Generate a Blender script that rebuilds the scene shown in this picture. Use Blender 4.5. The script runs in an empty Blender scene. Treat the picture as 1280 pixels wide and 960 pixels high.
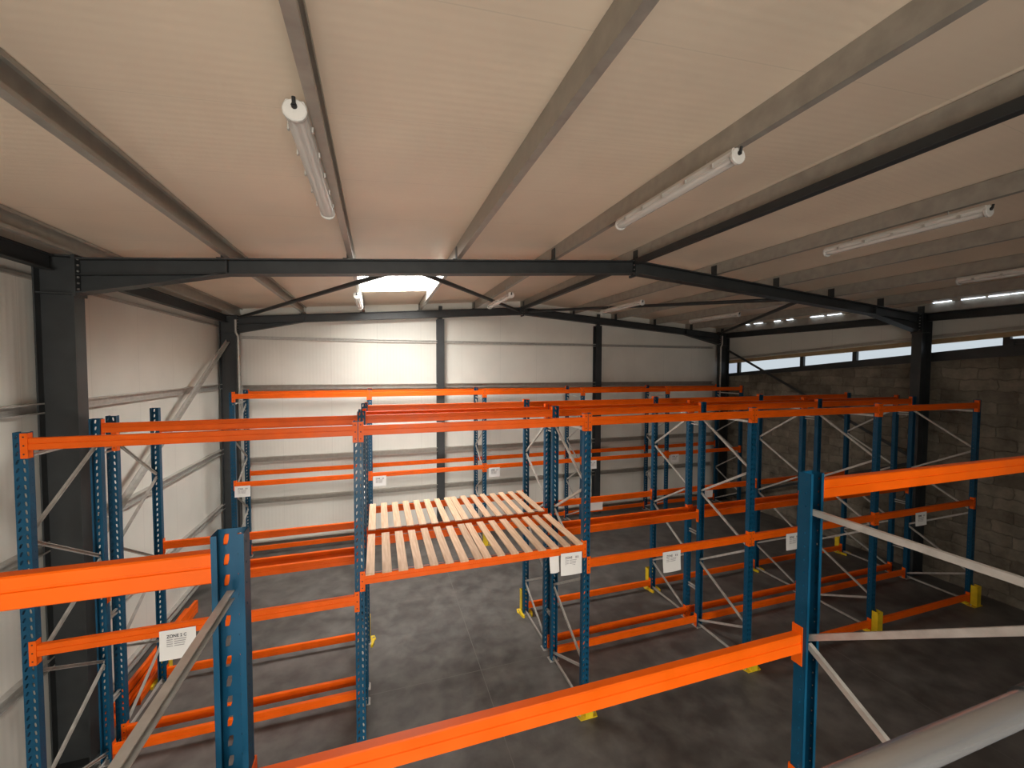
import bpy, math, random
from mathutils import Vector, Matrix
random.seed(7)
scn = bpy.context.scene
COL = scn.collection
R = math.radians

# ------------------------------------------------------------------ materials
def nmat(name, color, rough=0.5, metal=0.0, spec=0.5):
    m = bpy.data.materials.new(name); m.use_nodes = True
    b = m.node_tree.nodes['Principled BSDF']
    b.inputs['Base Color'].default_value = (*color, 1)
    b.inputs['Roughness'].default_value = rough
    b.inputs['Metallic'].default_value = metal
    b.inputs['Specular IOR Level'].default_value = spec
    return m

def vary(m, scale=3.0, lo=0.85, hi=1.1, rough=None, bump=0.0, bscale=60, stretch=(1, 1, 1), detail=4):
    """multiply the base colour by soft noise (wear), optional roughness noise and bump"""
    nt = m.node_tree; N = nt.nodes; L = nt.links
    b = N['Principled BSDF']
    tc = N.new('ShaderNodeTexCoord'); mp = N.new('ShaderNodeMapping')
    mp.inputs['Scale'].default_value = stretch
    L.new(tc.outputs['Object'], mp.inputs['Vector'])
    nz = N.new('ShaderNodeTexNoise'); nz.inputs['Scale'].default_value = scale; nz.inputs['Detail'].default_value = detail
    L.new(mp.outputs['Vector'], nz.inputs['Vector'])
    mr = N.new('ShaderNodeMapRange'); mr.inputs['From Min'].default_value = .3; mr.inputs['From Max'].default_value = .7
    mr.inputs['To Min'].default_value = lo; mr.inputs['To Max'].default_value = hi
    L.new(nz.outputs['Fac'], mr.inputs['Value'])
    mx = N.new('ShaderNodeMix'); mx.data_type = 'RGBA'; mx.blend_type = 'MULTIPLY'; mx.inputs['Factor'].default_value = 1
    mx.inputs['A'].default_value = b.inputs['Base Color'].default_value
    L.new(mr.outputs['Result'], mx.inputs['B'])
    L.new(mx.outputs['Result'], b.inputs['Base Color'])
    if rough:
        r2 = N.new('ShaderNodeMapRange'); r2.inputs['From Min'].default_value = .3; r2.inputs['From Max'].default_value = .7
        r2.inputs['To Min'].default_value, r2.inputs['To Max'].default_value = rough
        L.new(nz.outputs['Fac'], r2.inputs['Value']); L.new(r2.outputs['Result'], b.inputs['Roughness'])
    if bump:
        n2 = N.new('ShaderNodeTexNoise'); n2.inputs['Scale'].default_value = bscale; L.new(mp.outputs['Vector'], n2.inputs['Vector'])
        bp = N.new('ShaderNodeBump'); bp.inputs['Strength'].default_value = bump; bp.inputs['Distance'].default_value = .01
        L.new(n2.outputs['Fac'], bp.inputs['Height']); L.new(bp.outputs['Normal'], b.inputs['Normal'])
    return m

ORANGE = vary(nmat('orange_paint', (0.80, 0.112, 0.002), .42, 0, .22), 5, .9, 1.05, (.34, .5))
BLUE = vary(nmat('blue_paint', (0.002, 0.058, 0.118), .45, 0, .3), 5, .85, 1.08, (.32, .5))
GALV = vary(nmat('galvanised_steel', (0.50, 0.48, 0.44), .42, .35), 14, .8, 1.1, (.35, .55))
PURLIN = vary(nmat('galvanised_purlin', (0.37, 0.345, 0.30), .42, .3), 9, .85, 1.1, (.35, .5))
DARK = vary(nmat('dark_grey_paint', (0.031, 0.034, 0.035), .45, 0, .4), 4, .8, 1.15)
YELLOW = vary(nmat('yellow_paint', (0.72, 0.50, 0.015), .45), 6, .8, 1.1)
BOLT = nmat('bolt_steel', (0.55, 0.53, 0.50), .35, .8)
RIVET = nmat('dark_slot', (0.05, 0.012, 0.006), .6)
PAPER = nmat('white_paper', (0.78, 0.76, 0.73), .7)
INK = nmat('black_ink', (0.05, 0.05, 0.06), .8)
INKG = nmat('grey_ink', (0.33, 0.31, 0.31), .8)
CHROME = vary(nmat('bright_galvanised_tube', (0.66, 0.66, 0.66), .26, .9), 3, .97, 1.03)
PLASTIC = nmat('grey_plastic', (0.62, 0.60, 0.56), .45)
TUBE = nmat('lamp_glass', (0.82, 0.80, 0.76), .25)
TAN = vary(nmat('tan_trim', (0.42, 0.29, 0.15), .6), 6)
BLACK = nmat('black_rubber', (0.012, 0.012, 0.012), .6)
CONCRETE = vary(nmat('pale_concrete', (0.40, 0.38, 0.34), .85), 6)
DECKM = vary(nmat('deck_steel', (0.12, 0.12, 0.12), .6), 6)

def clear_cover():
    m = bpy.data.materials.new('clear_cover'); m.use_nodes = True
    N = m.node_tree.nodes; L = m.node_tree.links
    b = N['Principled BSDF']; b.inputs['Base Color'].default_value = (.9, .87, .82, 1); b.inputs['Roughness'].default_value = .22
    tr = N.new('ShaderNodeBsdfTransparent'); mx = N.new('ShaderNodeMixShader'); mx.inputs[0].default_value = .45
    L.new(tr.outputs[0], mx.inputs[1]); L.new(b.outputs[0], mx.inputs[2]); L.new(mx.outputs[0], N['Material Output'].inputs[0])
    return m
COVER = clear_cover()

def wood():
    m = nmat('pale_pine', (0.70, 0.47, 0.27), .65)
    nt = m.node_tree; N = nt.nodes; L = nt.links; b = N['Principled BSDF']
    tc = N.new('ShaderNodeTexCoord'); mp = N.new('ShaderNodeMapping'); mp.inputs['Scale'].default_value = (26, 1.6, 12)
    L.new(tc.outputs['Object'], mp.inputs[0])
    nz = N.new('ShaderNodeTexNoise'); nz.inputs['Scale'].default_value = 1.5; nz.inputs['Detail'].default_value = 6; nz.inputs['Distortion'].default_value = .6
    L.new(mp.outputs[0], nz.inputs['Vector'])
    oi = N.new('ShaderNodeObjectInfo')
    cr = N.new('ShaderNodeValToRGB')
    cr.color_ramp.elements[0].position = .3; cr.color_ramp.elements[0].color = (.52, .315, .18, 1)
    cr.color_ramp.elements[1].position = .65; cr.color_ramp.elements[1].color = (.70, .475, .31, 1)
    L.new(nz.outputs['Fac'], cr.inputs[0])
    mr = N.new('ShaderNodeMapRange'); mr.inputs['To Min'].default_value = .82; mr.inputs['To Max'].default_value = 1.08
    L.new(oi.outputs['Random'], mr.inputs['Value'])
    mx = N.new('ShaderNodeMix'); mx.data_type = 'RGBA'; mx.blend_type = 'MULTIPLY'; mx.inputs['Factor'].default_value = 1
    L.new(cr.outputs[0], mx.inputs['A']); L.new(mr.outputs[0], mx.inputs['B']); L.new(mx.outputs['Result'], b.inputs['Base Color'])
    return m
WOOD = wood()

def panel(name, color, axis, joint=1.0, rib=0.0, ribscale=20, rough=(.45, .6), bump=.25, lo=.93, hi=1.04, spec=.4, joint_dark=.6):
    """sandwich panel: joints every `joint` m across `axis` (0 x, 1 y), fine ribs in the bump"""
    m = nmat(name, color, .5, 0, spec)
    nt = m.node_tree; N = nt.nodes; L = nt.links; b = N['Principled BSDF']
    tc = N.new('ShaderNodeTexCoord'); sp = N.new('ShaderNodeSeparateXYZ'); L.new(tc.outputs['Object'], sp.inputs[0])
    co = sp.outputs[axis]
    def M(op, a, v):
        n = N.new('ShaderNodeMath'); n.operation = op
        L.new(a, n.inputs[0])
        if v is not None: n.inputs[1].default_value = v
        return n.outputs[0]
    fr = M('FRACT', M('DIVIDE', co, joint), None)
    tri = M('ABSOLUTE', M('SUBTRACT', fr, .5), None)           # .5 at joint
    line = M('GREATER_THAN', tri, .5 - .004 / joint)
    nz = N.new('ShaderNodeTexNoise'); nz.inputs['Scale'].default_value = 1.1; nz.inputs['Detail'].default_value = 5
    L.new(tc.outputs['Object'], nz.inputs['Vector'])
    mr = N.new('ShaderNodeMapRange'); mr.inputs['From Min'].default_value = .3; mr.inputs['From Max'].default_value = .7
    mr.inputs['To Min'].default_value = lo; mr.inputs['To Max'].default_value = hi
    L.new(nz.outputs['Fac'], mr.inputs['Value'])
    inv = N.new('ShaderNodeMapRange'); inv.inputs['To Min'].default_value = 1; inv.inputs['To Max'].default_value = joint_dark
    L.new(line, inv.inputs['Value'])
    mul = N.new('ShaderNodeMath'); mul.operation = 'MULTIPLY'; L.new(mr.outputs[0], mul.inputs[0]); L.new(inv.outputs[0], mul.inputs[1])
    mx = N.new('ShaderNodeMix'); mx.data_type = 'RGBA'; mx.blend_type = 'MULTIPLY'; mx.inputs['Factor'].default_value = 1
    mx.inputs['A'].default_value = (*color, 1); L.new(mul.outputs[0], mx.inputs['B']); L.new(mx.outputs['Result'], b.inputs['Base Color'])
    r2 = N.new('ShaderNodeMapRange'); r2.inputs['To Min'].default_value, r2.inputs['To Max'].default_value = rough
    L.new(nz.outputs['Fac'], r2.inputs['Value']); L.new(r2.outputs[0], b.inputs['Roughness'])
    sn = M('SINE', M('MULTIPLY', co, ribscale * 2 * math.pi), None)
    bp = N.new('ShaderNodeBump'); bp.inputs['Strength'].default_value = bump; bp.inputs['Distance'].default_value = .002
    L.new(sn, bp.inputs['Height']); L.new(bp.outputs[0], b.inputs['Normal'])
    return m
CEIL = panel('ceiling_panel', (0.80, 0.675, 0.53), 1, 1.0, ribscale=14, rough=(.33, .45), bump=.10, joint_dark=.9)  # warm base colour carries the orange bounce light on whitish panels
WALLY = panel('wall_panel_side', (0.70, 0.685, 0.62), 1, 1.15, ribscale=12, bump=.2, joint_dark=.85)
WALLX = panel('wall_panel_gable', (0.70, 0.685, 0.62), 0, 1.15, ribscale=12, bump=.2, joint_dark=.85)

def floor_mat():
    m = nmat('concrete_floor', (.1, .095, .09), .5, 0, .4)
    nt = m.node_tree; N = nt.nodes; L = nt.links; b = N['Principled BSDF']
    tc = N.new('ShaderNodeTexCoord')
    n1 = N.new('ShaderNodeTexNoise'); n1.inputs['Scale'].default_value = .55; n1.inputs['Detail'].default_value = 8; n1.inputs['Roughness'].default_value = .62
    n2 = N.new('ShaderNodeTexNoise'); n2.inputs['Scale'].default_value = 3.2; n2.inputs['Detail'].default_value = 8; n2.inputs['Distortion'].default_value = .25
    for n in (n1, n2): L.new(tc.outputs['Object'], n.inputs['Vector'])
    ad = N.new('ShaderNodeMath'); ad.operation = 'ADD'; L.new(n1.outputs['Fac'], ad.inputs[0]); L.new(n2.outputs['Fac'], ad.inputs[1])
    cr = N.new('ShaderNodeValToRGB')
    cr.color_ramp.elements[0].position = .40; cr.color_ramp.elements[0].color = (.066, .060, .055, 1)
    cr.color_ramp.elements[1].position = .62; cr.color_ramp.elements[1].color = (.150, .140, .128, 1)
    h = N.new('ShaderNodeMath'); h.operation = 'MULTIPLY'; h.inputs[1].default_value = .5; L.new(ad.outputs[0], h.inputs[0]); L.new(h.outputs[0], cr.inputs[0])
    sp = N.new('ShaderNodeSeparateXYZ'); L.new(tc.outputs['Object'], sp.inputs[0])
    def joint(sock, period, off):
        a = N.new('ShaderNodeMath'); a.operation = 'SUBTRACT'; a.inputs[1].default_value = off; L.new(sock, a.inputs[0])
        d = N.new('ShaderNodeMath'); d.operation = 'DIVIDE'; d.inputs[1].default_value = period; L.new(a.outputs[0], d.inputs[0])
        f = N.new('ShaderNodeMath'); f.operation = 'FRACT'; L.new(d.outputs[0], f.inputs[0])
        g = N.new('ShaderNodeMath'); g.operation = 'LESS_THAN'; g.inputs[1].default_value = .010 / period; L.new(f.outputs[0], g.inputs[0])
        return g.outputs[0]
    j = N.new('ShaderNodeMath'); j.operation = 'MAXIMUM'; L.new(joint(sp.outputs[0], 5.6, 1.45), j.inputs[0]); L.new(joint(sp.outputs[1], 5.55, .42), j.inputs[1])
    mx = N.new('ShaderNodeMix'); mx.data_type = 'RGBA'; L.new(j.outputs[0], mx.inputs['Factor']); L.new(cr.outputs[0], mx.inputs['A']); mx.inputs['B'].default_value = (.14, .13, .12, 1)
    L.new(mx.outputs['Result'], b.inputs['Base Color'])
    r = N.new('ShaderNodeMapRange'); r.inputs['To Min'].default_value = .38; r.inputs['To Max'].default_value = .68; L.new(n2.outputs['Fac'], r.inputs['Value']); L.new(r.outputs[0], b.inputs['Roughness'])
    bp = N.new('ShaderNodeBump'); bp.inputs['Strength'].default_value = .12; bp.inputs['Distance'].default_value = .01; L.new(n2.outputs['Fac'], bp.inputs['Height']); L.new(bp.outputs[0], b.inputs['Normal'])
    return m
FLOOR = floor_mat()

def block_mat():
    m = nmat('rough_block', (.2, .18, .15), .9, 0, .2)
    nt = m.node_tree; N = nt.nodes; L = nt.links; b = N['Principled BSDF']
    tc = N.new('ShaderNodeTexCoord'); sp = N.new('ShaderNodeSeparateXYZ'); cb = N.new('ShaderNodeCombineXYZ')
    L.new(tc.outputs['Object'], sp.inputs[0]); L.new(sp.outputs[1], cb.inputs[0]); L.new(sp.outputs[2], cb.inputs[1])
    bk = N.new('ShaderNodeTexBrick'); bk.inputs['Scale'].default_value = 1
    bk.inputs['Brick Width'].default_value = .52; bk.inputs['Row Height'].default_value = .21; bk.inputs['Mortar Size'].default_value = .014
    bk.inputs['Mortar Smooth'].default_value = 1.0; bk.inputs['Bias'].default_value = -.2
    bk.inputs['Color1'].default_value = (.235, .205, .160, 1); bk.inputs['Color2'].default_value = (.135, .115, .088, 1); bk.inputs['Mortar'].default_value = (.175, .152, .120, 1)
    nz0 = N.new('ShaderNodeTexNoise'); nz0.inputs['Scale'].default_value = 6; L.new(tc.outputs['Object'], nz0.inputs['Vector'])
    dm = N.new('ShaderNodeMix'); dm.data_type = 'VECTOR'; dm.inputs['Factor'].default_value = .10
    L.new(cb.outputs[0], dm.inputs['A']); L.new(nz0.outputs['Color'], dm.inputs['B']); L.new(dm.outputs['Result'], bk.inputs['Vector'])
    nz = N.new('ShaderNodeTexNoise'); nz.inputs['Scale'].default_value = 2.2; nz.inputs['Detail'].default_value = 9; nz.inputs['Roughness'].default_value = .7
    L.new(tc.outputs['Object'], nz.inputs['Vector'])
    mr = N.new('ShaderNodeMapRange'); mr.inputs['From Min'].default_value = .3; mr.inputs['From Max'].default_value = .7; mr.inputs['To Min'].default_value = .5; mr.inputs['To Max'].default_value = 1.35
    L.new(nz.outputs['Fac'], mr.inputs['Value'])
    mx = N.new('ShaderNodeMix'); mx.data_type = 'RGBA'; mx.blend_type = 'MULTIPLY'; mx.inputs['Factor'].default_value = 1
    L.new(bk.outputs['Color'], mx.inputs['A']); L.new(mr.outputs[0], mx.inputs['B']); L.new(mx.outputs['Result'], b.inputs['Base Color'])
    iv = N.new('ShaderNodeMath'); iv.operation = 'SUBTRACT'; L.new(nz.outputs['Fac'], iv.inputs[0]); L.new(bk.outputs['Fac'], iv.inputs[1])
    bp = N.new('ShaderNodeBump'); bp.inputs['Strength'].default_value = .7; bp.inputs['Distance'].default_value = .02; L.new(iv.outputs[0], bp.inputs['Height']); L.new(bp.outputs[0], b.inputs['Normal'])
    return m
BLOCK = block_mat()

def emit(name, col, s):
    m = bpy.data.materials.new(name); m.use_nodes = True
    N = m.node_tree.nodes; N.clear(); o = N.new('ShaderNodeOutputMaterial'); e = N.new('ShaderNodeEmission')
    e.inputs[0].default_value = (*col, 1); e.inputs[1].default_value = s; m.node_tree.links.new(e.outputs[0], o.inputs[0]); return m
SKYL = emit('daylight_skylight', (1.0, .985, .95), 33)
SKYL_ADDED = emit('added_skylight_behind', (1.0, .96, .88), 12)  # glow of the added roof light, out of view
STRIP = emit('daylight_window', (.80, .90, .97), .62)
GAP = emit('daylight_gap', (.78, .88, 1.0), 4.0)

# ------------------------------------------------------------------ mesh helper
class MB:
    def __init__(s): s.v = []; s.f = []; s.mi = []; s.m = 0
    def q(s, pts, faces):
        o = len(s.v); s.v += [tuple(p) for p in pts]
        for f in faces: s.f.append(tuple(i + o for i in f)); s.mi.append(s.m)
    def box(s, a, b):
        x0, y0, z0 = a; x1, y1, z1 = b
        if x0 > x1: x0, x1 = x1, x0
        if y0 > y1: y0, y1 = y1, y0
        if z0 > z1: z0, z1 = z1, z0
        s.q([(x0, y0, z0), (x1, y0, z0), (x1, y1, z0), (x0, y1, z0), (x0, y0, z1), (x1, y0, z1), (x1, y1, z1), (x0, y1, z1)],
            [(0, 3, 2, 1), (4, 5, 6, 7), (0, 1, 5, 4), (1, 2, 6, 5), (2, 3, 7, 6), (3, 0, 4, 7)])
    def prism(s, poly, axis, t0, t1):
        """closed 2-D polygon (ccw in the two remaining axes, in order) swept along axis"""
        def P(p, t):
            if axis == 0: return (t, p[0], p[1])
            if axis == 1: return (p[0], t, p[1])
            return (p[0], p[1], t)
        n = len(poly)
        pts = [P(p, t0) for p in poly] + [P(p, t1) for p in poly]
        fs = [(i, (i + 1) % n, n + (i + 1) % n, n + i) for i in range(n)]
        fs += [tuple(range(n))[::-1], tuple(range(n, 2 * n))]
        s.q(pts, fs)
    def bar(s, p, q, prof, up=(0, 0, 1)):
        """profile (list of 2-D points: side, up) swept from p to q"""
        p = Vector(p); q = Vector(q); d = (q - p).normalized(); u = Vector(up)
        if abs(d.dot(u)) > .98: u = Vector((0, 1, 0))
        sd = d.cross(u).normalized(); u2 = sd.cross(d).normalized()
        n = len(prof)
        pts = [p + sd * a + u2 * b for a, b in prof] + [q + sd * a + u2 * b for a, b in prof]
        fs = [(i, (i + 1) % n, n + (i + 1) % n, n + i) for i in range(n)] + [tuple(range(n))[::-1], tuple(range(n, 2 * n))]
        s.q(pts, fs)
    def tube(s, p, q, r, n=16):
        s.bar(p, q, [(r * math.cos(2 * math.pi * i / n), r * math.sin(2 * math.pi * i / n)) for i in range(n)])
    def build(s, name, mats, parent=None, loc=(0, 0, 0), smooth=False, bevel=0.0):
        if not isinstance(mats, (list, tuple)): mats = [mats]
        me = bpy.data.meshes.new(name); me.from_pydata(s.v, [], s.f); me.update()
        for m in mats: me.materials.append(m)
        for p, i in zip(me.polygons, s.mi): p.material_index = i
        import bmesh
        bm = bmesh.new(); bm.from_mesh(me); bmesh.ops.recalc_face_normals(bm, faces=bm.faces)
        if bevel: bmesh.ops.bevel(bm, geom=[e for e in bm.edges if len(e.link_faces) == 2 and e.calc_face_angle(0) > .6], offset=bevel, segments=1, affect='EDGES', clamp_overlap=True)
        bm.to_mesh(me); bm.free()
        if smooth:
            for p in me.polygons: p.use_smooth = True
            try: me.set_sharp_from_angle(angle=R(40))
            except Exception: pass
        return link(name, me, parent, loc)

def link(name, data, parent=None, loc=(0, 0, 0), rot=None):
    o = bpy.data.objects.new(name, data); COL.objects.link(o)
    if parent: o.parent = parent
    o.location = loc
    if rot: o.rotation_euler = rot
    return o

def tag(o, label, cat, group=None, kind='thing'):
    o['label'] = label; o['category'] = cat; o['kind'] = kind
    if group: o['group'] = group
    return o

def thing(name, label, cat, loc=(0, 0, 0), group=None):
    o = bpy.data.objects.new(name, None); COL.objects.link(o); o.location = loc; o.empty_display_size = .2
    return tag(o, label, cat, group)

def struct(o, label=None):
    o['kind'] = 'structure'
    if label: o['label'] = label
    return o

# ------------------------------------------------------------------ layout (metres)
BX = [-3.011, -.209, 2.591, 5.391, 8.184, 10.989]
CX = [-2.993, -.195, 2.610, 5.422, 8.244, 11.070]
AX = [-3.330, -.502, 2.325, 5.150]
Y_AF, Y_AB = 1.69, .69
Y1F, Y1B, Y2F, Y2B = 4.842, 5.853, 6.156, 7.157
YCF, YCB = 10.374, 11.366
XL, XR, XA = -3.18, 11.25, 4.03         # inner column faces, apex
YN, YR = 5.97, 11.5                     # portal frames
ZK, ZA = 5.81, 6.365                    # rafter top at knee, apex
XWL, XWR, YG, YB = -3.58, 11.66, 11.80, -5.6
PUR = .2
SL = (ZA - ZK) / (XA - XL)
def ztop(x): return ZA - SL * abs(x - XA)          # rafter top line
def zceil(x): return ztop(x) + PUR

# ------------------------------------------------------------------ shell
m = MB(); m.box((XWL - .3, YB - .3, -.2), (XWR + .4, YG + .3, 0)); struct(m.build('floor', FLOOR))

SK = (-.30, 1.10, 7.25, 9.70)      # skylight x0 x1 y0 y1
SB = (-.30, 1.10, -4.6, -1.3)
m = MB()
def ceil_patch(x0, x1, y0, y1):
    a, b = zceil(x0), zceil(x1); t = .1
    m.q([(x0, y0, a), (x1, y0, b), (x1, y1, b), (x0, y1, a), (x0, y0, a + t), (x1, y0, b + t), (x1, y1, b + t), (x0, y1, a + t)],
        [(0, 3, 2, 1), (4, 5, 6, 7), (0, 1, 5, 4), (1, 2, 6, 5), (2, 3, 7, 6), (3, 0, 4, 7)])
ceil_patch(XWL - .1, SK[0], YB - .1, YG + .1); ceil_patch(SK[1], XA, YB - .1, YG + .1)
for a, b in ((YB - .1, SB[2]), (SB[3], SK[2]), (SK[3], YG + .1)): ceil_patch(SK[0], SK[1], a, b)
ceil_patch(XA, XWR + .15, YB - .1, YG + .1)
struct(m.build('ceiling', CEIL))
for n, S, mt in (('window_1', SK, SKYL), ('window_2', SB, SKYL_ADDED)):  # second panel is added behind the camera to light the near beams
    m = MB(); x0, x1, y0, y1 = S; a, b = zceil(x0) + .05, zceil(x1) + .05
    m.q([(x0, y0, a), (x1, y0, b), (x1, y1, b), (x0, y1, a), (x0, y0, a + .01), (x1, y0, b + .01), (x1, y1, b + .01), (x0, y1, a + .01)],
        [(0, 3, 2, 1), (4, 5, 6, 7), (0, 1, 5, 4), (1, 2, 6, 5), (2, 3, 7, 6), (3, 0, 4, 7)])
    struct(m.build(n, mt), 'bright translucent roof light panel')

m = MB(); m.box((XWL - .1, YB - .1, 0), (XWL, YG + .1, zceil(XWL) + .02)); struct(m.build('wall_left', WALLY))
m = MB(); m.prism([(XWL - .1, 0), (XWR + .2, 0), (XWR + .2, zceil(XWR) + .02), (XA, zceil(XA) + .02), (XWL - .1, zceil(XWL) + .02)], 1, YG, YG + .1); struct(m.build('wall_back', WALLX))
# wall behind the camera, with a door opening added for fill light
DX0, DX1, DZ = -1.6, 2.0, 4.2
m = MB()
m.prism([(XWL - .1, 0), (DX0, 0), (DX0, DZ), (DX1, DZ), (DX1, 0), (XWR + .2, 0), (XWR + .2, zceil(XWR)), (XA, zceil(XA)), (XWL - .1, zceil(XWL))], 1, YB - .1, YB)
struct(m.build('wall_front', WALLX))

# right wall: sloping block wall, dark wall-top beam, daylight strip, tan trim, pale panel
def zl(pts, y):
    pts = sorted(pts)
    if y <= pts[0][0]: return pts[0][1]
    for (a, p), (b, q) in zip(pts, pts[1:]):
        if y <= b: return p + (q - p) * (y - a) / (b - a)
    (a, p), (b, q) = pts[-2:]; return q + (q - p) * (y - b) / (b - a)
BBOT = [(1.2, 5.10), (4.84, 4.829), (8.9, 4.512), (11.25, 4.327)]
BTOP = [(1.2, 5.38), (4.845, 5.049), (8.9, 4.651), (11.25, 4.43)]
WTOP = [(1.2, 5.47), (5.44, 5.163), (8.91, 4.929), (11.25, 4.775)]
PBOT = [(1.2, 5.56), (4.854, 5.30), (11.254, 4.877)]
YS = [YB, 1.2, 3, 4.85, 6, 7.5, 9, 10.3, 11.25, YG]
def strip(name, lo, hi, x0, x1, mat, ys=YS):
    m = MB()
    for a, b in zip(ys, ys[1:]):
        l0, l1, h0, h1 = lo(a), lo(b), hi(a), hi(b)
        m.q([(x0, a, l0), (x1, a, l0), (x1, b, l1), (x0, b, l1), (x0, a, h0), (x1, a, h0), (x1, b, h1), (x0, b, h1)],
            [(0, 3, 2, 1), (4, 5, 6, 7), (0, 1, 5, 4), (1, 2, 6, 5), (2, 3, 7, 6), (3, 0, 4, 7)])
    return m.build(name, mat)
struct(strip('wall_right', lambda y: 0, lambda y: zl(BBOT, y) - .002, XWR, XWR + .2, BLOCK))
struct(strip('wall_right_upper', lambda y: zl(PBOT, y), lambda y: zceil(XWR) + .03, XWR + .02, XWR + .12, WALLY))
struct(strip('trim_1', lambda y: zl(WTOP, y), lambda y: zl(PBOT, y), XWR - .01, XWR + .12, TAN), 'tan strip above the window band')
struct(strip('trim_2', lambda y: zl(PBOT, y) + .03, lambda y: zl(PBOT, y) + .09, XWR - .03, XWR + .02, PURLIN), 'thin grey rail under the pale panel')
# daylight band: five panes with dark mullions
mul = [11.1, 8.884, 7.485, 6.05, 4.772, 3.2]
for i, (b, a) in enumerate(zip(mul, mul[1:])):
    ys = [a + .05, (a + b) / 2, b - .05]
    struct(strip('window_%d' % (i + 3), lambda y: zl(BTOP, y) - .02, lambda y: zl(WTOP, y) + .01, XWR + .10, XWR + .11, STRIP, ys), 'pane of the bright band above the block wall')
for i, y in enumerate(mul):
    m = MB(); m.box((XWR + .02, y - .05, zl(BTOP, y) - .01), (XWR + .10, y + .05, zl(WTOP, y) + .02)); struct(m.build('trim_%d' % (i + 3), DARK), 'dark mullion in the window band')
# slits of daylight at the right eave
m = MB()
for a, b in ((10.5, 10.38), (10.2, 9.9), (9.5, 9.3), (9.1, 8.9), (8.4, 8.05), (7.95, 7.6), (7.2, 6.6), (5.75, 5.45), (5.3, 4.95), (4.9, 4.62), (4.6, 4.15), (4.0, 3.65), (3.6, 3.1), (3.0, 2.5)):
    w = random.uniform(.006, .02)
    m.box((11.33 - w, b, zceil(11.33) - .012), (11.33 + w, a, zceil(11.33) - .004))
struct(m.build('window_9', GAP), 'slits of daylight along the right eave')

# ------------------------------------------------------------------ portal frames
def hprof(b, d, tf, tw):
    """I section: flanges of width b, overall depth d; returned as (side=b dir, up=d dir)"""
    return [(-b/2, -d/2), (b/2, -d/2), (b/2, -d/2+tf), (tw/2, -d/2+tf), (tw/2, d/2-tf), (b/2, d/2-tf), (b/2, d/2), (-b/2, d/2), (-b/2, d/2-tf), (-tw/2, d/2-tf), (-tw/2, -d/2+tf), (-b/2, -d/2+tf)]

def portal(y, label, rear):
    root = thing('portal_frame', label, 'steel frame', (XA, y, 0))
    B, TF, TW = .18, .016, .012
    L = lambda p: (p[0] - XA, p[1] - y, p[2])
    for s in (-1, 1):
        xi = XL if s < 0 else XR; xo = xi + s * .35
        m = MB()
        zt = ztop(xi) + .0
        m.box(L((xi, y - B/2, 0)), L((xi + s*TF, y + B/2, zt - .02))); m.box(L((xo, y - B/2, 0)), L((xo - s*TF, y + B/2, zt - .02)))
        m.box(L((xi + s*TF, y - TW/2, 0)), L((xo - s*TF, y + TW/2, zt - .02)))
        m.box(L((xi, y - B/2, zt - .02)), L((xo, y + B/2, zt - .004)))
        m.box(L((xi + s*TF, y - B/2 + .01, 5.38)), L((xo - s*TF, y + B/2 - .01, 5.396)))
        m.box(L((xi - s*.04, y - B/2 - .04, 0)), L((xo + s*.04, y + B/2 + .04, .025)))
        m.build('column', DARK, root)
        # rafter with haunch
        hx = xi - s * 1.45
        zb_k, zb_h, zb_a = 5.39, 5.705, ZA - .235
        sg = -s
        m = MB()
        top = [(xi, ztop(xi) - .028), (XA, ZA - .028)]
        bot = [(XA, zb_a), (hx, zb_h), (xi, zb_k)]
        m.prism([(p[0] - XA, p[1]) for p in top + bot], 1, -TW/2, TW/2)
        def flange(p, q, up):
            (x0, z0), (x1, z1) = p, q; t = TF * up
            m.q([(x0 - XA, -B/2, z0), (x1 - XA, -B/2, z1), (x1 - XA, B/2, z1), (x0 - XA, B/2, z0), (x0 - XA, -B/2, z0 - t), (x1 - XA, -B/2, z1 - t), (x1 - XA, B/2, z1 - t), (x0 - XA, B/2, z0 - t)],
                [(0, 3, 2, 1), (4, 5, 6, 7), (0, 1, 5, 4), (1, 2, 6, 5), (2, 3, 7, 6), (3, 0, 4, 7)])
        flange(top[0], top[1], 1); flange(bot[0], bot[1], -1); flange(bot[1], bot[2], -1)
        # intermediate flange at haunch root
        flange((hx, zb_h), (xi, zb_h - SL*1.45), -.6)
        m.box((hx - XA - .006, -B/2 + .01, zb_h), (hx - XA + .006, B/2 - .01, ztop(hx) - .045))
        m.build('rafter', DARK, root)
        m = MB(); m.box(L((xi - s*.022, y - B/2 - .01, zb_k - .03)), L((xi - s*.001, y + B/2 + .01, ztop(xi) + .03)))
        ep = m.build('end_plate', DARK, root)
        m = MB()
        for k in range(6):
            for e in (-1, 1):
                z = zb_k + .05 + k * .066
                m.tube(L((xi - s*.036, y + e*.06, z)), L((xi - s*.022, y + e*.06, z)), .012, 6)
        m.build('bolt', BOLT, ep)
    m = MB(); m.box((-.02, -B/2 - .01, ZA - .28), (.02, B/2 + .01, ZA + .01)); ap = m.build('apex_plate', DARK, root)
    m = MB()
    for k in range(4):
        for e in (-1, 1):
            for s in (-1, 1): m.tube((s*.02, e*.06, ZA - .24 + k*.07), (s*.034, e*.06, ZA - .24 + k*.07), .012, 6)
    m.build('bolt', BOLT, ap)
    return root
portal(YN, 'dark steel portal frame spanning the roof in front of the roof light', False)
portal(YR, 'dark steel portal frame set against the white back wall', True)

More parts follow.
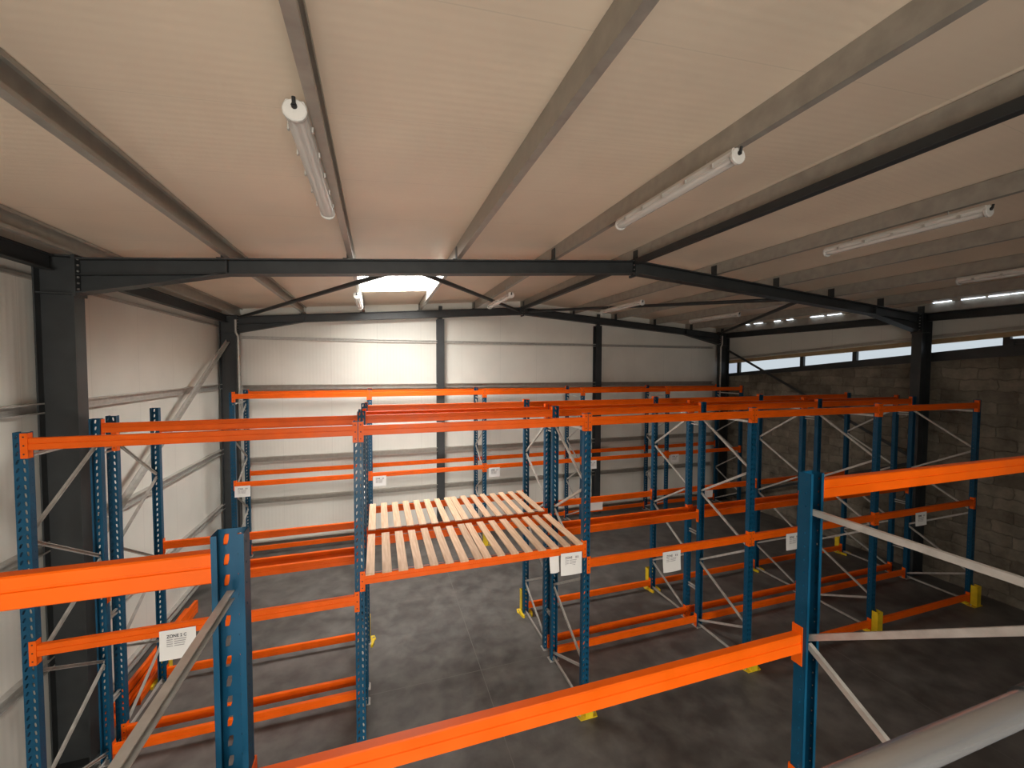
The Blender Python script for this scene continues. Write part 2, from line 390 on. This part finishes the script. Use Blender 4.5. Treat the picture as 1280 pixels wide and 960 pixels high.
# gable posts
for x, lab in ((1.67, 'dark steel post on the back wall just right of the roof light'), (6.60, 'dark steel post on the back wall nearest the block wall')):
    m = MB(); zt = ztop(x) - .26
    m.bar((x, YR + .17, 0), (x, YR + .17, zt), hprof(.2, .2, .014, .01), up=(0, 1, 0))
    m.box((x - .13, YR + .04, 0), (x + .13, YG - .005, .02))
    m.box((x - .05, YR + .10, zt - .02), (x + .05, YR + .14, ztop(x) + .1))
    tag(m.build('gable_post', DARK), lab, 'post')

# purlins (C sections, web to the left) with cleats on each rafter
def cprof(h, w, t, lip):
    return [(0, 0), (w, 0), (w, lip), (w - t, lip), (w - t, t), (t, t), (t, h - t), (w - t, h - t), (w - t, h - lip), (w, h - lip), (w, h), (0, h)]
PX = [-3.17, -1.75, -.33, 1.12, 2.63, 4.10, 5.72, 7.18, 8.63, 10.08, 11.40]
ORD = ['against the left wall eave', 'second from the left wall', 'above the left fluorescent lamp and left edge of roof light', 'along the right edge of the roof light',
       'above the second fluorescent lamp', 'running along the ridge', 'just right of the ridge', 'second to the right of the ridge', 'third to the right of the ridge',
       'fourth to the right of the ridge', 'along the right eave beside the daylight slits']
for x, w in zip(PX, ORD):
    root = thing('purlin', 'grey galvanised roof purlin ' + w, 'purlin', (x, YB, ztop(x)), 'roof purlins')
    z0 = .004
    m = MB(); pr = [(a - .03, b + z0) for a, b in cprof(PUR - .008, .065, .004, .032)]
    m.prism(pr, 1, 0.02, YG - YB - .005); m.build('channel', PURLIN, root)
    for y in (YN, YR):
        m = MB(); m.box((-.042, y - YB - .06, -.024), (-.032, y - YB + .06, .16)); m.box((-.09, y - YB - .06, -.023), (-.042, y - YB + .06, -.015)); m.build('cleat', DARK, root)
# ridge tie under ridge purlin
for a, b, w in ((.45, YN - .1, 'nearer the camera'), (YN + .1, YR - .1, 'behind the front portal frame')):
    m = MB(); m.box((XA - .045, a, ZA - .10), (XA + .045, b, ZA - .01)); tag(m.build('ridge_tie', DARK, None, bevel=.006), 'dark square ridge tie ' + w, 'roof tie')
# eave beams
for x0, side in ((XL - .2, 'left'), (XR + .2, 'right')):
    for a, b, w in ((.5, YN - .1, 'near'), (YN + .1, YR - .1, 'far')):
        m = MB(); m.bar((x0, a, 5.71), (x0, b, 5.71), hprof(.10, .17, .012, .01))
        lab = {('left', 'near'): 'dark eave beam on the left wall before the nearest column', ('left', 'far'): 'dark eave beam on the left wall beyond the nearest column',
               ('right', 'near'): 'dark eave beam above the window band, before the right column', ('right', 'far'): 'dark eave beam above the window band, beyond the right column'}[(side, w)]
        tag(m.build('eave_beam', DARK), lab, 'beam')
m = MB(); m.box((XWL, YB, 5.52), (XWL + .05, YG, 5.56)); struct(m.build('trim_20', PURLIN), 'pale trim under the left eave')

# roof bracing tubes
def tube_thing(name, p, q, r, mat, lab, cat, n=12):
    m = MB(); o = Vector(p); m.tube((0, 0, 0), Vector(q) - o, r, n)
    return tag(m.build(name, mat, None, p, smooth=True), lab, cat)
NL = (.36, YN + .1, ztop(.42) - .12); NR = (7.85, YN + .1, ztop(7.85) - .12)
tube_thing('roof_brace', (XL + .12, YR - .1, ztop(XL + .12) - .05), NL, .038, DARK, 'dark roof brace tube crossing left of the roof light', 'brace')
tube_thing('roof_brace', (.48, NL[1], NL[2]), (XA - .15, YR - .1, ZA - .14), .038, DARK, 'dark roof brace tube from the roof light to the far ridge', 'brace')
tube_thing('roof_brace', (XA + .15, YR - .1, ZA - .14), NR, .038, DARK, 'long dark roof brace tube right of the far ridge', 'brace')
tube_thing('roof_brace', (7.95, NR[1], NR[2] - .01), (XR - .12, YR - .1, ztop(XR - .12) - .05), .038, DARK, 'dark roof brace tube sloping to the far right column', 'brace')
# wall bracing
AP = [(-.035, -.035), (.035, -.035), (.035, -.029), (-.029, -.029), (-.029, .035), (-.035, .035)]
for p, q, mat, lab in (((XL - .16, YR - .12, 5.2), (XL - .16, YN + .12, 2.22), GALV, 'grey diagonal wall brace rising to the far left column top'),
                       ((XL - .16, YN + .12, 2.1), (XL - .16, YR - .12, .12), GALV, 'grey diagonal wall brace falling towards the far left column base'),
                       ((XR + .2, YR - .12, 5.25), (XR + .2, YN + .12, 2.62), DARK, 'dark diagonal wall brace in front of the block wall, upper one'),
                       ((XR + .2, YN + .12, 2.45), (XR + .2, YR - .12, .12), DARK, 'dark diagonal wall brace in front of the block wall, lower one')):
    m = MB(); o = Vector(p); m.bar((0, 0, 0), Vector(q) - o, AP, up=(1, 0, 0)); tag(m.build('wall_brace', mat, None, p), lab, 'brace')

# wall girts
def girt(p, q, lab, side, h=.12, mat=None):
    m = MB(); o = Vector(p); v = Vector(q) - o
    pr = [(a, b) for a, b in cprof(h, .075, .004, .018)]
    if side == 'y':      # along y on the left wall, open to the room
        m.prism([(a, b - .06) for a, b in pr], 1, 0, v.y)
    else:
        m.prism([(-a, b - .06) for a, b in pr], 0, 0, v.x)
    tag(m.build('wall_rail', mat or (GALV if side == 'y' else PURLIN), None, p), lab, 'wall rail')  # back rails take a darker steel, their shade put into the colour
for z, w in ((4.12, 'highest'), (2.57, 'middle'), (1.25, 'lower'), (.16, 'lowest')):
    if z > 1: girt((XWL, .55, z), (XWL, YN - .02, z), '%s grey steel rail on the left wall before the nearest column' % w, 'y')
    girt((XWL, YN + .02, z), (XWL, YR - .02, z), '%s grey steel rail on the left wall beyond the nearest column' % w, 'y')
segs = ((XL + .02, 1.66, 'left of both back wall posts'), (1.68, 6.59, 'between the two back wall posts'), (6.61, XR - .02, 'right of both back wall posts'))
for z, w in ((5.33, 'top'), (4.08, 'second'), (2.27, 'third'), (1.22, 'fourth'), (.12, 'bottom')):
    for a, b, s in segs: girt((a, YG, z), (b, YG, z), '%s grey steel rail on the back wall %s' % (w, s), 'x', .075 if z > 5 else .12, GALV if z > 5 else None)

# conduits with an S bend on the far columns
for x, lab in ((XL + .05, 'grey cable pipe with an S bend on the far left column'), (XR - .05, 'grey cable pipe with an S bend on the far right column')):
    s = 1 if x < 0 else -1
    pts = [(0, 0, 3.1), (0, 0, 5.28), (.0, 0, 5.31), (-.05*s, 0, 5.40), (-.05*s, 0, 5.70)]
    m = MB()
    for a, b in zip(pts, pts[1:]): m.tube(a, b, .024, 10)
    tag(m.build('cable_pipe', GALV, None, (x, YR - .12, 0), smooth=True), lab, 'pipe')

# beam on top of the block wall (rises towards the camera)
o = strip('wall_top_beam', lambda y: zl(BBOT, y), lambda y: zl(BTOP, y), XR + .37, XWR + .1, DARK, [y for y in YS if y >= 1.2]); tag(o, 'dark steel beam lying on top of the block wall under the windows', 'beam')
# left-over bracket on that beam at the right edge of the view
m = MB(); m.box((-.06, -.35, 0), (.02, .10, .10)); m.box((-.10, -.30, .02), (-.06, -.12, .08)); m.box((-.09, .0, -.02), (-.06, .06, .06))
tag(m.build('steel_bracket', DARK, None, (XWR - .02, 4.62, zl(BTOP, 4.62))), 'dark bracket on the wall top beam at the end of the window band', 'bracket')

# ------------------------------------------------------------------ racking
UW, UD, UT, PITCH = .10, .07, .003, .075
def plate_holes(m, w0, w1, z0, z1, holes, put, t, pitch=PITCH, cols=1):
    """perforated plate: local (a in [w0,w1], z); put(a,z,depth) gives 3-D. one hex hole per cell in each of the column strips"""
    n = int(round((z1 - z0) / pitch)); p = (z1 - z0) / n
    for (a0, a1, hc, hw, hh, sl) in holes:
        for k in range(n):
            zc = z0 + (k + .5) * p; b0, b1 = z0 + k * p, z0 + (k + 1) * p
            out = [(a0, b0), (a1, b0), (a1, zc), (a1, b1), (a0, b1), (a0, zc)]
            inn = [(hc - hw - sl, zc - hh), (hc + hw*.5 - sl, zc - hh), (hc + hw, zc), (hc + hw + sl, zc + hh), (hc - hw*.5 + sl, zc + hh), (hc - hw, zc)]
            pts = [put(a, z, 0) for a, z in out + inn] + [put(a, z, t) for a, z in out + inn]
            fs = []
            for i in range(6):
                j = (i + 1) % 6
                fs += [(i, j, 6 + j, 6 + i), (12 + i, 18 + i, 18 + j, 12 + j), (6 + i, 6 + j, 18 + j, 18 + i)]
            m.q(pts, fs)
def upright_mesh(h):
    """aisle face towards -y; open channel towards +y"""
    m = MB(); w = UW/2; d = UD/2
    plate_holes(m, -w, w, 0, h, [(-w, 0, -.024, .0085, .020, .005), (0, w, .024, .0085, .020, -.005)], lambda a, z, t: (a, -d + t, z), UT)
    for s in (-1, 1):
        plate_holes(m, -d, d, 0, h, [(-d, d, .008, .0035, .0055, 0)], lambda a, z, t: (s*(w - t), a, z), UT)
        m.box((s*w, d - .003, 0), (s*(w - .018), d, h))
    return m
def mesh_of(m, mats, smooth=False):
    o = m.build('tmp', mats, smooth=smooth); me = o.data; bpy.data.objects.remove(o); return me
H_UP = 3.992
m = upright_mesh(H_UP); UPR = mesh_of(m, BLUE); UPR.name = 'upright'
m = MB(); m.box((-.075, -.08, 0), (.075, .055, .006)); m.tube((-.055, -.062, .006), (-.055, -.062, .022), .010, 6); m.tube((.055, .04, .006), (.055, .04, .022), .010, 6)
FOOT = mesh_of(m, GALV); FOOT.name = 'foot_plate'
def beam_mesh(L, H=.108, D=.05):
    """front face towards -y, z top = 0"""
    c = .005; g = .005
    pr = [(-D/2, -c), (-D/2 + c, 0), (D/2 - c, 0), (D/2, -c), (D/2, -.042), (D/2 - g, -.045), (D/2 - g, -.050), (D/2, -.053), (D/2, -H + c), (D/2 - c, -H), (-D/2 + c, -H), (-D/2, -H + c),
          (-D/2, -.053), (-D/2 + g, -.050), (-D/2 + g, -.045), (-D/2, -.042)]
    m = MB(); m.prism(pr, 0, 0, L); return mesh_of(m, ORANGE)
def conn_mesh(s):
    """connector at a beam end; origin at the beam end, top of beam; s=+1: beam runs to +x from here"""
    m = MB()
    m.box((-s*.004, -.027, -.18), (0, .031, .045))                 # end plate across the beam end
    m.box((-s*.052, -.031, -.18), (0, -.027, .045))                # flange hooked on the upright face
    m.m = 1
    for z in (.012, -.065, -.142): m.tube((-s*.028, -.0318, z), (-s*.028, -.0305, z), .0075, 8)
    return mesh_of(m, [ORANGE, RIVET])
CONN = {1: conn_mesh(1), -1: conn_mesh(-1)}
BP = [(-.016, -.012), (.016, -.012), (.016, .012), (.0125, .012), (.0125, -.0085), (-.0125, -.0085), (-.0125, .012), (-.016, .012)]
_beams = {}
def rack(label, xs, yo, yi, n, levels_o, levels_i, outer_nodes=True, H=H_UP, group=None):
    """yo: aisle-side uprights (their aisle lies towards n*y), yi: other uprights; levels: {bay: [tops]}"""
    root = thing('pallet_rack', label, 'pallet rack', (xs[0], (yo + yi)/2, 0), group)
    O = root.location.copy()
    W = lambda x, y, z: (x - O.x, y - O.y, z - O.z)
    for x in xs:
        for y, d in ((yo, n), (yi, -n)):
            u = link('upright', UPR, root, W(x, y, .006), (0, 0, 0 if d < 0 else math.pi)); u.scale.z = H / H_UP
            link('foot_plate', FOOT, u, (0, 0, -.006 * H_UP / H))
        yO, yI = yo - n*.012, yi + n*.012
        nodes = [(yI, 3.72), (yO, 3.03), (yI, 2.42), (yO, 1.82), (yI, 1.19), (yO, .60), (yI, .10)]
        def brace(p, q, off):
            m = MB(); a = Vector(W(x + off, *p)); b = Vector(W(x + off, *q)); m.bar((0, 0, 0), b - a, BP, up=(1, 0, 0)); m.build('brace', GALV, root, a)
        brace((yO, 3.775), (yI, 3.775), 0)
        for (p, q), k in zip(zip(nodes, nodes[1:]), range(9)):
            pp, qq = list(p), list(q); pp[1] -= .02; qq[1] += .02
            brace(pp, qq, 0)
        brace((yO, .05), (yI, .05), 0)
    for y, d, lv in ((yo, n, levels_o), (yi, -n, levels_i)):
        for bay, tops in lv.items():
            x0, x1 = xs[bay] + UW/2 + .006, xs[bay+1] - UW/2 - .006
            Lb = round(x1 - x0, 4)
            if Lb not in _beams: _beams[Lb] = beam_mesh(Lb)
            for z in tops:
                yc = y + d*.014
                b = link('beam', _beams[Lb], root, W(x0 if d < 0 else x1, yc, z), (0, 0, 0 if d < 0 else math.pi))
                link('beam_connector', CONN[1], b, (0, 0, 0)); link('beam_connector', CONN[-1], b, (Lb, 0, 0))
    return root
TB = 3.965
T, M_, Lw, PD = 3.945, 2.06, .19, 2.28
B1 = rack('front row of the central double pallet rack, blue uprights and orange beams', BX, Y1F, Y1B, -1,
     {0: [T, M_], 1: [T, PD], 2: [T, M_], 3: [T, M_, Lw], 4: [T, M_, Lw]},
     {0: [T, M_, Lw], 1: [T, PD], 2: [T, M_, Lw], 3: [T, M_, Lw], 4: [T, M_, Lw]})
B2 = rack('rear row of the central double pallet rack, back to back with the front row', BX, Y2B, Y2F, 1,
     {0: [3.76, M_, Lw], 1: [TB, PD], 2: [TB, M_, Lw], 3: [TB, M_, Lw], 4: [TB, M_, Lw]},
     {0: [3.76, M_, Lw], 1: [TB, PD], 2: [TB, M_, Lw], 3: [TB, M_, Lw], 4: [TB, M_, Lw]})
rack('far pallet rack standing along the white back wall', CX, YCF, YCB, -1,
     {b: [4.0, 2.075] for b in range(5)}, {b: [4.0, 2.075, .22] for b in range(5)}, H=4.03)
rack('nearest pallet rack at the bottom of the view, seen from behind its beams', AX, Y_AF, Y_AB, 1,
     {0: [3.93], 1: [3.075, 2.235], 2: [3.95]}, {})
for x in BX:
    for z in (3.58, 1.62, .62):
        for dz in (0, .045):
            m = MB(); m.box((-.012, 0, 0), (.012, Y2F - Y1B - 2*UD/2 - .02, .018)); m.build('row_spacer', GALV, B1, (x - BX[0], Y1B + UD/2 + .01 - (Y1F + Y1B)/2, z + dz))

# pallet decks (four slatted panels on bay 2)
def deck(x0, y0, lab):
    root = thing('slatted_deck', lab, 'slatted deck', (x0, y0, PD + .004), 'slatted wooden decks')
    Ly = 1.15; p = (1.33 - .098) / 7
    for k in range(8):
        m = MB(); w = .098 + random.uniform(-.006, .006); j = random.uniform(-.012, .012)
        m.box((0, 0, 0), (w, Ly + random.uniform(-.01, .01), .02)); m.build('slat', WOOD, root, (k*p, j, 0), bevel=.002)
    for y in (.035, 1.075):
        m = MB(); m.box((0, 0, 0), (1.33, .022, .003)); m.build('strap', DARK, root, (0, y, -.0032))
deck(-.145, 4.775, 'slatted wooden deck panel with the yellow foot below, front row, left half')
deck(1.195, 4.775, 'slatted wooden deck panel beside the hanging sign, front row, right half')
deck(-.145, 6.085, 'slatted wooden deck panel on the rear row, left half')
deck(1.195, 6.085, 'slatted wooden deck panel on the rear row, right half')

# column guards (yellow)
def guard_mesh():
    m = MB(); w, d, t = .058, .10, .006; h = .40
    m.box((-w, -d, 0), (w, -d + t, h)); m.box((-w, -d, 0), (-w + t, 0, h)); m.box((w - t, -d, 0), (w, 0, h))
    return mesh_of(m, YELLOW)
def guard_foot(s):
    m = MB()
    m.prism([(s*.058, -.10), (s*.12, -.10), (s*.145, .0), (s*.12, .05), (s*.058, .01)], 2, 0, .012)
    m.prism([(s*.060, .012), (s*.118, .05), (s*.112, .13), (s*.092, .20), (s*.062, .20), (s*.074, .12)], 2, 0, .045)
    return mesh_of(m, YELLOW)
GB = guard_mesh(); GF = [guard_foot(1), guard_foot(-1)]
m = MB(); m.tube((0, 0, 0), (0, 0, .016), .014, 6); GBOLT = mesh_of(m, BOLT)
def guard(x, y, n, lab):
    root = thing('upright_guard', lab, 'rack guard', (x, y + n*.055, 0), 'yellow rack guards')
    root.rotation_euler = (0, 0, 0 if n < 0 else math.pi)
    link('guard_channel', GB, root); 
    for i, s in enumerate((1, -1)):
        f = link('guard_foot', GF[i], root); link('anchor_bolt', GBOLT, f, (s*.10, -.03, .012))
for i, w in ((2, 'front upright right of the slatted decks'), (3, 'front upright with the second hanging sign to its left'), (4, 'second last front upright'), (5, 'last front upright by the block wall')):
    guard(BX[i], Y1F, -1, 'yellow steel guard at the ' + w)
for i, w in ((0, 'by the left wall'), (1, 'left of the bare floor bay under the decks'), (2, 'right of the bare floor bay under the decks'), (3, 'one bay right of the decks'), (4, 'two bays right of the decks'), (5, 'nearest the block wall')):
    guard(BX[i], Y2B, 1, 'yellow steel guard on rear row upright ' + w)
guard(CX[2], YCF, -1, 'yellow steel guard on the far rack seen through the slatted deck')

# hanging signs
def sign(x0, y, ztop_, lab, n=-1, text='ZONE', full=None, w=.30, h=.215, curl=.012, tilt=0.0):
    root = thing('paper_sign', lab, 'sign', (x0, y, ztop_), 'white paper signs')
    root.rotation_euler = (0, R(tilt), 0 if n < 0 else math.pi)
    m = MB(); NX, NZ, t = 6, 6, .0012
    def yy(i, k): return -curl * (k / NZ) ** 2 * math.sin(math.pi * (.25 + .6 * i / NX))
    pts = []
    for s in (0, t):
        for k in range(NZ + 1):
            for i in range(NX + 1): pts.append((w*i/NX, yy(i, k) + s, -h*k/NZ))
    S = (NX + 1)*(NZ + 1); fs = []
    I = lambda i, k, s: s*S + k*(NX + 1) + i
    for k in range(NZ):
        for i in range(NX):
            fs.append((I(i, k, 0), I(i, k+1, 0), I(i+1, k+1, 0), I(i+1, k, 0))); fs.append((I(i, k, 1), I(i+1, k, 1), I(i+1, k+1, 1), I(i, k+1, 1)))
    for k in range(NZ):
        fs.append((I(0, k, 0), I(0, k, 1), I(0, k+1, 1), I(0, k+1, 0))); fs.append((I(NX, k, 0), I(NX, k+1, 0), I(NX, k+1, 1), I(NX, k, 1)))
    for i in range(NX):
        fs.append((I(i, 0, 0), I(i+1, 0, 0), I(i+1, 0, 1), I(i, 0, 1))); fs.append((I(i, NZ, 0), I(i, NZ, 1), I(i+1, NZ, 1), I(i+1, NZ, 0)))
    m.q(pts, fs); m.build('sheet', PAPER, root, smooth=False)
    if text:
        c = bpy.data.curves.new('heading', 'FONT'); c.body = full or text; c.size = .043; c.extrude = .0003; c.offset = .0007
        tmp = bpy.data.objects.new('tmp', c); COL.objects.link(tmp); me = bpy.data.meshes.new_from_object(tmp); bpy.data.objects.remove(tmp)
        me.materials.clear(); me.materials.append(INK)
        o = link('heading', me, root, (w*.20, -.006, -.075), (R(90), 0, 0)); o.scale.x = .85
        m = MB()
        if not full:
            m.box((.205, 0, -.075), (.222, .0004, -.045)); m.box((.232, 0, -.075), (.246, .0004, -.045))
        for r in range(4):
            z = -.098 - r*.021; x = w*.20
            for seg in ((.05, .012), (.10 - r*.006, 0)):
                m.box((x, 0, z), (x + seg[0], .0004, z + .007)); x += seg[0] + seg[1]
        m.build('small_print', INKG, root, (0, -.0075, 0))
YS1 = Y1F - .052
sign(-2.037, YS1, 2.015, 'white sign reading ZONE 2 C hanging on the leftmost front beam', full='ZONE 2 C', h=.29, w=.30)
sign(2.215, YS1, 2.20, 'white sign hanging at the right end of the slatted deck beam', h=.28, w=.30, tilt=1.0, curl=.025)
sign(2.09, YS1 + .075, 2.155, 'bluish loose sheet hanging behind the sign below the slatted deck', text=None, w=.13, h=.21, curl=.05)
sign(3.775, YS1, 2.005, 'white sign on the front beam one bay right of the slatted deck', h=.28, w=.30, curl=.03)
sign(6.083, YS1, 1.985, 'white sign on the front beam partly hidden by the near blue upright', h=.26, w=.31)
sign(9.195, YS1, 1.99, 'white sign on the last front beam in the shade by the block wall', h=.24, w=.31)
YSC = YCF - .052
for x, w in ((-2.97, 'far left end of the far rack'), (-.125, 'second bay of the far rack'), (2.712, 'far rack beam above the rear slatted deck'), (5.55, 'far rack beam just right of a front blue upright'), (8.35, 'far rack beam in its last full bay')):
    sign(x, YSC, 1.995, 'small white sign on the ' + w, h=.24, w=.30)
for x, w in ((4.235, 'one bay right of the decks'), (6.96, 'two bays right of the decks')):
    sign(x, Y2B + .052, 1.99, 'blank back of a sign on the rear row beam ' + w, n=1, h=.22, w=.30)

# spare beams on the floor by the left wall
for i, (x, y, z, rz, L_) in enumerate(((-3.36, 6.45, .12, 91.0, 2.55), (-3.235, 6.40, .12, 90.5, 2.62), (-3.30, 6.52, .2405, 89.0, 2.5), (-3.125, 6.75, .12, 92.0, 1.55))):
    root = thing('spare_beam', ['spare orange beam on the floor closest to the left wall', 'spare orange beam on the floor in the middle of the pile', 'spare orange beam lying on top of the pile by the left wall', 'short spare orange beam lying nearest the rack feet'][i], 'rack beam', (x, y, z), 'spare beams by the left wall')
    root.rotation_euler = (0, 0, R(rz))
    link('beam_bar', beam_mesh(L_), root)
    for s, xx in ((1, 0), (-1, L_)):
        m = MB(); m.box((-s*.004, -.027, -.118), (0, .027, 0)); m.build('end_plate', ORANGE, root, (xx, 0, 0))

# ------------------------------------------------------------------ fluorescent lamps
def lamp(x, y0, y1, z, lab):
    root = thing('fluorescent_lamp', lab, 'lamp', (x, y0, z), 'fluorescent roof lamps')
    Ly = y1 - y0
    m = MB(); pr = [(-.055, .0), (.055, .0), (.062, .03), (.045, .062), (-.045, .062), (-.062, .03)]
    m.prism(pr, 1, .012, Ly - .012); m.build('housing', PLASTIC, root, bevel=.003)
    m = MB(); n = 10; pr = [(.058*math.cos(math.pi + math.pi*i/n), -.002 + .038*math.sin(math.pi + math.pi*i/n)) for i in range(n + 1)]
    m.prism(pr, 1, .03, Ly - .03); m.build('diffuser', COVER, root, smooth=True)
    for s in (-.022, .022):
        m = MB(); m.tube((s, .06, -.015), (s, Ly - .06, -.015), .012, 12); m.build('lamp_tube', TUBE, root, smooth=True)
    for a in (0, Ly - .03):
        m = MB(); pr = [(.064*math.cos(2*math.pi*i/14), .004 + .06*math.sin(2*math.pi*i/14)) for i in range(14)]
        m.prism(pr, 1, a, a + .03); m.build('end_cap', PLASTIC, root, bevel=.006)
    m = MB(); m.tube((0, -.012, .02), (0, 0, .02), .016, 10); m.tube((0, -.012, .02), (0, -.02, .06), .010, 8); m.build('cable_gland', BLACK, root)
    for k in range(5):
        for s in (-1, 1):
            m = MB(); y = .2 + k*(Ly - .4)/4; m.box((s*.060, y - .012, -.012), (s*.070, y + .012, .02)); m.build('clip', GALV, root)
    zt = ztop(x) - z
    for y in (.32, Ly - .32):
        m = MB(); m.tube((0, y, .06), (0, y, max(.075, zt + .02)), .004, 6); m.build('hanger', GALV, root)
    return root
for x, y0, y1, z, lab in ((-.42, 2.58, 4.20, 5.985, 'fluorescent lamp nearest the camera, under the left purlin, with grey end cap'),
                          (2.57, 2.48, 4.08, 6.16, 'fluorescent lamp hung under the purlin left of the ridge, near bay'),
                          (5.72, 2.49, 4.06, 6.13, 'fluorescent lamp hung just right of the ridge, near bay'),
                          (8.55, 2.45, 4.05, 5.93, 'fluorescent lamp cut by the right picture edge near the eave slits'),
                          (-.36, 8.4, 10.0, 5.93, 'short bright fluorescent lamp below the far left corner of the roof light'),
                          (2.52, 7.85, 9.5, 6.01, 'fluorescent lamp left of the far ridge, hung on a wire loop'),
                          (5.47, 7.75, 9.45, 6.0, 'fluorescent lamp right of the far ridge above the right post'),
                          (8.62, 8.2, 9.9, 5.93, 'dim fluorescent lamp beyond the front frame near the right eave')):
    lamp(x, y0, y1, z, lab)

# ------------------------------------------------------------------ handrail of the platform the photo is taken from
root = thing('handrail', 'blurred silver round handrail crossing the bottom right corner', 'handrail', (-1.2, .53, 2.76))
m = MB(); m.tube((0, 0, 1.03), (5.2, 0, 1.03), .030, 24); m.build('top_rail', CHROME, root, smooth=True)
for x in (.02, 5.18):
    m = MB(); m.tube((x, 0, .01), (x, 0, 1.015), .024, 20); m.build('post', CHROME, root, smooth=True)
m = MB(); m.tube((2.66, 0, 1.03), (2.72, 0, 1.03), .036, 24); m.build('rail_sleeve', DARK, root, smooth=True)
m = MB(); m.box((0, 0, -.12), (5.6, 1.9, 0))
for x in (.05, 5.45):
    for y in (.05, 1.75): m.box((x, y, -2.76), (x + .1, y + .1, -.12))
tag(m.build('steel_platform', DECKM, None, (-1.4, -1.32, 2.76)), 'dark steel platform under the handrail', 'platform')

# ------------------------------------------------------------------ light, world, camera
la = bpy.data.lights.new('added_door_fill', 'AREA'); la.shape = 'RECTANGLE'; la.size = DX1 - DX0 - .1; la.size_y = DZ - .1; la.energy = 275; la.spread = R(100); la.color = (1, .94, .85)  # unseen fill lamp, added in the door opening behind the camera
lo = bpy.data.objects.new('added_door_fill', la); COL.objects.link(lo); lo.location = ((DX0 + DX1)/2, YB - .02, DZ/2); lo.rotation_euler = (R(90), 0, 0)
w = bpy.data.worlds.new('World'); scn.world = w; w.use_nodes = True
w.node_tree.nodes['Background'].inputs[0].default_value = (.75, .85, 1, 1); w.node_tree.nodes['Background'].inputs[1].default_value = .5

cam = bpy.data.cameras.new('Camera'); co = bpy.data.objects.new('Camera', cam); COL.objects.link(co)
cam.sensor_fit = 'HORIZONTAL'; cam.sensor_width = 36; cam.lens = 519.458 / 1280 * 36; cam.clip_start = .02
y_, p_, r_ = R(17.924), R(-2.213), R(.176)
fw = Vector((math.sin(y_)*math.cos(p_), math.cos(y_)*math.cos(p_), math.sin(p_))); rt = Vector((math.cos(y_), -math.sin(y_), 0)); up = rt.cross(fw)
rt2 = rt*math.cos(r_) + up*math.sin(r_); up2 = -rt*math.sin(r_) + up*math.cos(r_)
M = Matrix((rt2, up2, -fw)).transposed().to_4x4(); M.translation = Vector((0, 0, 4.581)); co.matrix_world = M
scn.camera = co
vs = scn.view_settings; vs.view_transform = 'Standard'; vs.look = 'None'; vs.gamma = 1; vs.use_curve_mapping = False; vs.exposure = 0.22
scn.cycles.max_bounces = 10; scn.cycles.diffuse_bounces = 6
